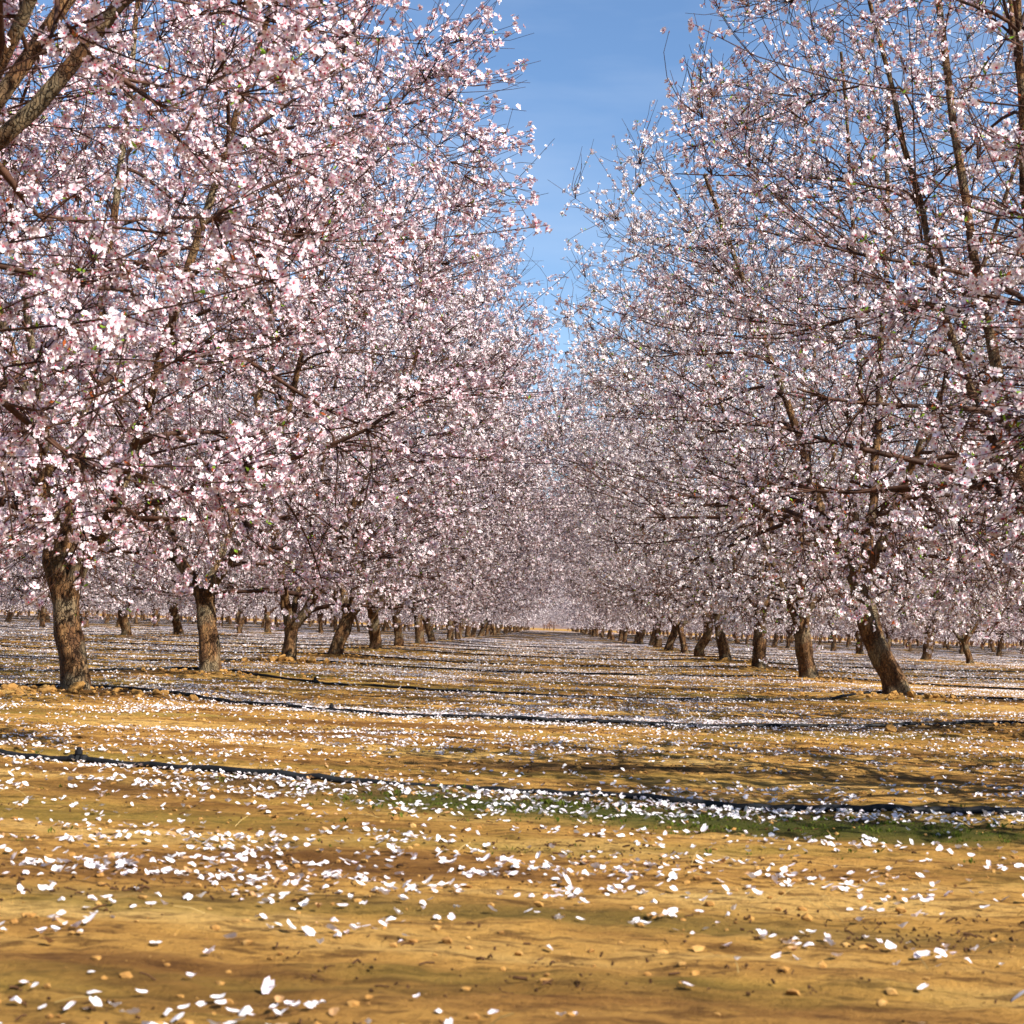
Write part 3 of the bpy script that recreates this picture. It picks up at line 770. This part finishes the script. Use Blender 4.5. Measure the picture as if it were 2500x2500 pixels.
CM = [mesh_np('soil_clod', lump(IV, np.array([1, .85, .68])), tris=IF, smooth=False, mats=[CLOD]) for _ in range(7)]
sites = [(-3.35, 12.3, 17, .042, 'the leftmost thick trunk'), (-3.35, 17.3, 8, .03, 'the second left trunk'), (-3.35, 22.7, 14, .06, 'the low-forking tree on the left'),
         (3.35, 17.27, 15, .042, 'the leaning right trunk'), (3.0, 11.45, 12, .042, 'the hose at the right edge'), (3.35, 34.5, 6, .055, 'the fourth whole trunk on the right')]
for (x, y, n_, s_, nm) in sites:
    for j in range(n_):
        px = x + crs.normal() * .42 + (.12 if nm.startswith('the low') else 0); py = y - abs(crs.normal()) * .16 - .16
        s = s_ * crs.uniform(.55, 1.15) * (1.35 if j == 0 else 1)
        z = float(gh(np.array([px]), np.array([py]))[0]) + s * .3
        o = link('soil_clod', CM[crs.randint(7)], loc=(px, py, z)); o.scale = (s * crs.uniform(.9, 1.4), s, s); o.rotation_euler = (crs.rand() * .6, crs.rand() * .6, crs.rand() * 6)
        tag(o, ('largest ochre soil clod by %s' if j == 0 else 'one of the small ochre soil clods heaped by %s') % nm, 'clod', 'soil clods heaped by the trunks')
def crumbs():
    vs, fs, off = [], [], 0
    P = []
    for (tx, ty) in NEARXY:
        if ty > 60: continue
        n_ = 130 if ty < 30 else 50
        P.append(np.stack([tx + crs.normal(size=n_) * .62, ty + crs.normal(size=n_) * .30 - .1], -1))
    P.append(np.stack([crs.uniform(-3.8, 3.8, 9000), 1.9 + 12 * crs.rand(9000) ** 1.3], -1))
    P = np.concatenate(P); z = gh(P[:, 0], P[:, 1])
    for i, (px, py) in enumerate(P):
        s = crs.uniform(.006, .024) if i < len(P) - 9000 else .0015 + .011 * crs.rand() ** 4
        v_ = lump(IV1, np.array([1.2, 1, .7])) * s + np.array([px, py, z[i] + s * .3])
        vs.append(v_); fs.append(IF1 + off); off += len(v_)
    o = link('soil_crumbs', mesh_np('soil_crumbs', np.concatenate(vs), tris=np.concatenate(fs), mats=[CLOD]))
    tag(o, 'small ochre crumbs of soil strewn round the trunks and foreground', 'soil crumbs', kind='stuff')
crumbs()

# ------------------------------------------------------------------ fallen petals, litter, weeds
def petal_density(x, y):
    k = fbm(x * .55 + 11, y * 1.7 + 3, 3)
    k2 = fbm(x * 2.0 + 5, y * 4.5 + 13, 2); k3 = fbm(x * 7 + 1, y * 10 + 3, 2)
    d = np.clip((k - .32) * 3.2, .14, 1) * np.clip((k2 - .25) * 2.2, .15, 1) * np.clip((k3 - .3) * 3.2, .12, 1.2)
    base = np.interp(y, [1.5, 3.2, 4.5, 5.0, 6.5, 7.2, 8.5, 10.2, 11, 12, 60], [200, 240, 300, 340, 330, 360, 560, 300, 900, 700, 600])
    d = d * base
    # drifts in front of the nearer hoses
    h0 = hose_y(0, np.clip(x, -9, 9)); h1 = hose_y(1, np.clip(x, -12, 12))
    d += 520 * np.exp(-((h0 - y - .13) / .13) ** 2) * (.3 + k2)
    d += 700 * np.exp(-((h1 - y + .35) / .4) ** 2) * (.4 + k2)
    # bare soil thrown up along each cross row of trees
    bare = np.zeros_like(x)
    for (tx, ty) in NEARXY:
        bare = np.maximum(bare, np.exp(-((x - tx) / 1.5) ** 2 - ((y - ty + .25) / .7) ** 2))
    dark = np.zeros_like(x)  # petals thinned in front of the hoses so the painted shade stripes show
    for k in range(3, min(len(rows[-1]), len(rows[1])) - 1):
        yk = rows[-1][k][1]
        if yk > 85: break
        sel = np.abs(y - yk) < 4
        w_ = .2 + .004 * yk; dark[sel] = np.maximum(dark[sel], np.exp(-((hose_y(k, x[sel]) - y[sel] - w_) / w_) ** 2))
    return d * (1 - .85 * bare) * (1 - .75 * dark)
def scatter_petals():
    zones = [(1.5, 7.2, 3000, 1.15), (7.2, 14, 5200, .95), (14, 26, 2600, 1.15), (26, 78, 800, 1.9)]
    prng = np.random.RandomState(8)
    VV, QQ, CC, off = [], [], [], 0
    for y0, y1, dm, ss in zones:
        area = ((.36 * y0 + .9) + (.36 * y1 + .9)) * (y1 - y0)
        n_ = int(area * dm)
        y = y0 + (y1 - y0) * prng.rand(n_); hw = .36 * y1 + .9
        x = prng.uniform(-1, 1, n_) * (.36 * y1 + .9); k = np.abs(x) < .36 * y + .9; x, y = x[k], y[k]
        d = petal_density(x, y) * {7.2: 3.9, 14: 4.4, 26: 2.6, 78: 1.05}[y1] * np.clip((78 - y) / 34, 0, 1)
        k = prng.rand(len(x)) < d / dm; x, y = x[k], y[k]; N = len(x)
        z = gh(x, y)
        s = .0090 * ss * prng.uniform(.55, 1.25, N); an = prng.rand(N) * 6.28
        ca, sa = np.cos(an), np.sin(an)
        tx, ty = prng.normal(size=N) * .3, prng.normal(size=N) * .3; wz = prng.uniform(.55, 1.15, N); nk = prng.uniform(.55, 1.05, N)
        cup = prng.uniform(.1, .95, N) * np.where(prng.rand(N) < .3, -1, 1)
        shape = [(-1, 0, 1), (-.45, .62, .6), (.5, .85, .9), (1.05, .42, 1), (1.05, -.42, 1), (.5, -.85, .9), (-.45, -.62, .6), (0.1, 0, 0), (.78, 0, .7)]
        P = []
        for (u, w_, zc) in shape:
            uu_ = u * (nk if zc == 9 else 1); w2 = w_ * wz
            px = uu_ * ca - w2 * sa; py = uu_ * sa + w2 * ca
            P.append(np.stack([x + px * s, y + py * s, z + .003 * ss + s * (np.where(cup > 0, zc * cup, (1 - zc) * -cup) + px * tx + py * ty + .25 * np.abs(tx) + .2)], -1))
        ve = np.stack(P, 1).reshape(-1, 3); b = (np.arange(N) * 9)[:, None] + off
        for f in ([0, 1, 7, 6], [1, 2, 3, 7], [7, 4, 5, 6]): QQ.append(b + np.array(f))
        TRI.append(b + np.array([7, 3, 8])); TRI.append(b + np.array([7, 8, 4]))
        w = prng.rand(N, 1) ** 2 * .6
        c = (np.array([.78, .76, .78]) * (1 - w) + np.array([.76, .60, .67]) * w) * prng.uniform(.85, 1, (N, 1))
        old = prng.rand(N) < .06; c[old] = np.array([.42, .24, .11])
        VV.append(ve); CC.append(np.repeat(c, 9, 0)); off += 9 * N
        print('petals', y0, N)
    o = link('fallen_petals', mesh_np('fallen_petals', np.concatenate(VV), np.concatenate(QQ), np.concatenate(TRI), np.concatenate(CC), mats=[FALLEN]))
    tag(o, 'white and pale pink petals fallen all over the soil', 'petals', kind='stuff')
TRI = []
scatter_petals()
def scatter_litter():
    lr_ = np.random.RandomState(18)
    n_ = 60000
    y = 1.8 + 38 * lr_.rand(n_) ** 1.5; x = lr_.uniform(-1, 1, n_) * (.36 * y + .6)
    stp = np.exp(-((y - 4.75 - .12 * np.sin(x)) / .14) ** 2) + np.exp(-((y - 3.65 + .1 * x) / .14) ** 2) + np.exp(-((y - 2.75 - .1 * x) / .1) ** 2) + np.exp(-((y - 7.6) / .2) ** 2)
    k = lr_.rand(n_) < np.clip((fbm(x * 1.5 + 31, y * 4 + 7, 3) - .44) * 5, .02, 1) * np.clip(stp + .22 + (y > 8), 0, 1); x, y = x[k], y[k]; n_ = len(x)
    z = gh(x, y); an = lr_.rand(n_) * 6.28; L = .0015 + .013 * lr_.rand(n_) ** 4; d = np.stack([np.cos(an), np.sin(an), lr_.normal(size=n_) * .18], -1) * L[:, None]
    c = np.stack([x, y, z + .006], -1)
    pts = np.stack([c - d, c + lr_.normal(size=(n_, 3)) * .002 + [0, 0, .002], c + d], 1)
    ve, q = tubes(pts, np.repeat(lr_.uniform(.0007, .0030, n_)[:, None], 3, 1), 4)
    m, n, l, b = new_mat('dry_litter'); b.inputs['Base Color'].default_value = (.07, .032, .012, 1); b.inputs['Roughness'].default_value = .9
    tag(link('plant_litter', mesh_np('plant_litter', ve, q, mats=[m])), 'dark bits of dry twig and husk littering the soil', 'plant litter', kind='stuff')
    # low green weeds and moss in front of the nearest hose
    n_ = 60000
    x = lr_.uniform(-3.4, 3.4, n_); y = lr_.uniform(3.2, 7.4, n_)
    h0 = hose_y(0, x); dd = h0 - y; nn = fbm(x * 1.1 + 3, y * 3 + 8, 3)
    p = np.clip((nn - .38) * 5, 0, 1) * np.exp(-((dd - .5) / .45) ** 2) * np.clip((x + 1.2) / .9, .15, 1)
    p = np.maximum(p, .10 * np.exp(-((y - 4.75 - .12 * np.sin(x)) / .12) ** 2)); p = np.maximum(p, .35 * np.exp(-((dd + .1) / .08) ** 2))
    k = lr_.rand(n_) < p * .75 * np.clip((fbm(x * 6, y * 9 + 5, 2) - .3) * 3, 0, 1); x, y = x[k], y[k]; n_ = len(x); z = gh(x, y)
    B = 4; x = np.repeat(x, B) + lr_.normal(size=n_ * B) * .006; y = np.repeat(y, B) + lr_.normal(size=n_ * B) * .006; z = np.repeat(z, B); N = n_ * B
    an = lr_.rand(N) * 6.28; H = lr_.uniform(.0025, .010, N) * (1 + .8 * (fbm(x * 9, y * 9, 2) > .62)); W = H * lr_.uniform(.12, .4, N); lean = lr_.uniform(.2, 1.3, N)
    b0 = np.stack([x, y, z - .001], -1); si = np.stack([-np.sin(an), np.cos(an), np.zeros(N)], -1) * W[:, None]
    mid = b0 + np.stack([np.cos(an) * H * lean * .4, np.sin(an) * H * lean * .4, H * .6], -1); tip = b0 + np.stack([np.cos(an) * H * lean, np.sin(an) * H * lean, H], -1)
    ve = np.stack([b0, mid + si, tip, mid - si], 1).reshape(-1, 3)
    g = lr_.rand(N, 1); c = np.array([.04, .065, .010]) * (1 - g) + np.array([.13, .15, .025]) * g
    tag(link('ground_weeds', mesh_np('ground_weeds', ve, np.arange(4 * N).reshape(N, 4), col=np.repeat(c, 4, 0), mats=[LEAF])), 'low green moss and seedlings in front of the nearest hose', 'weeds', kind='stuff')
    # a few dry straws
    n_ = 90
    y = lr_.uniform(2.3, 9, n_); x = lr_.uniform(-1, 1, n_) * (.36 * y); z = gh(x, y)
    an = lr_.rand(n_) * 6.28; L = lr_.uniform(.02, .07, n_); p0 = np.stack([x, y, z + .002], -1)
    p2 = p0 + np.stack([np.cos(an) * L, np.sin(an) * L, L * lr_.uniform(.0, .6, n_)], -1)
    ve, q = tubes(np.stack([p0, (p0 + p2) / 2 + [0, 0, .004], p2], 1), np.full((n_, 3), .0009), 4)
    m, n, l, b = new_mat('dry_straw'); b.inputs['Base Color'].default_value = (.38, .26, .09, 1)
    tag(link('dry_straws', mesh_np('dry_straws', ve, q, mats=[m])), 'fine dry straws lying on the foreground soil', 'straw', kind='stuff')
scatter_litter()
print('objects', len(bpy.data.objects))
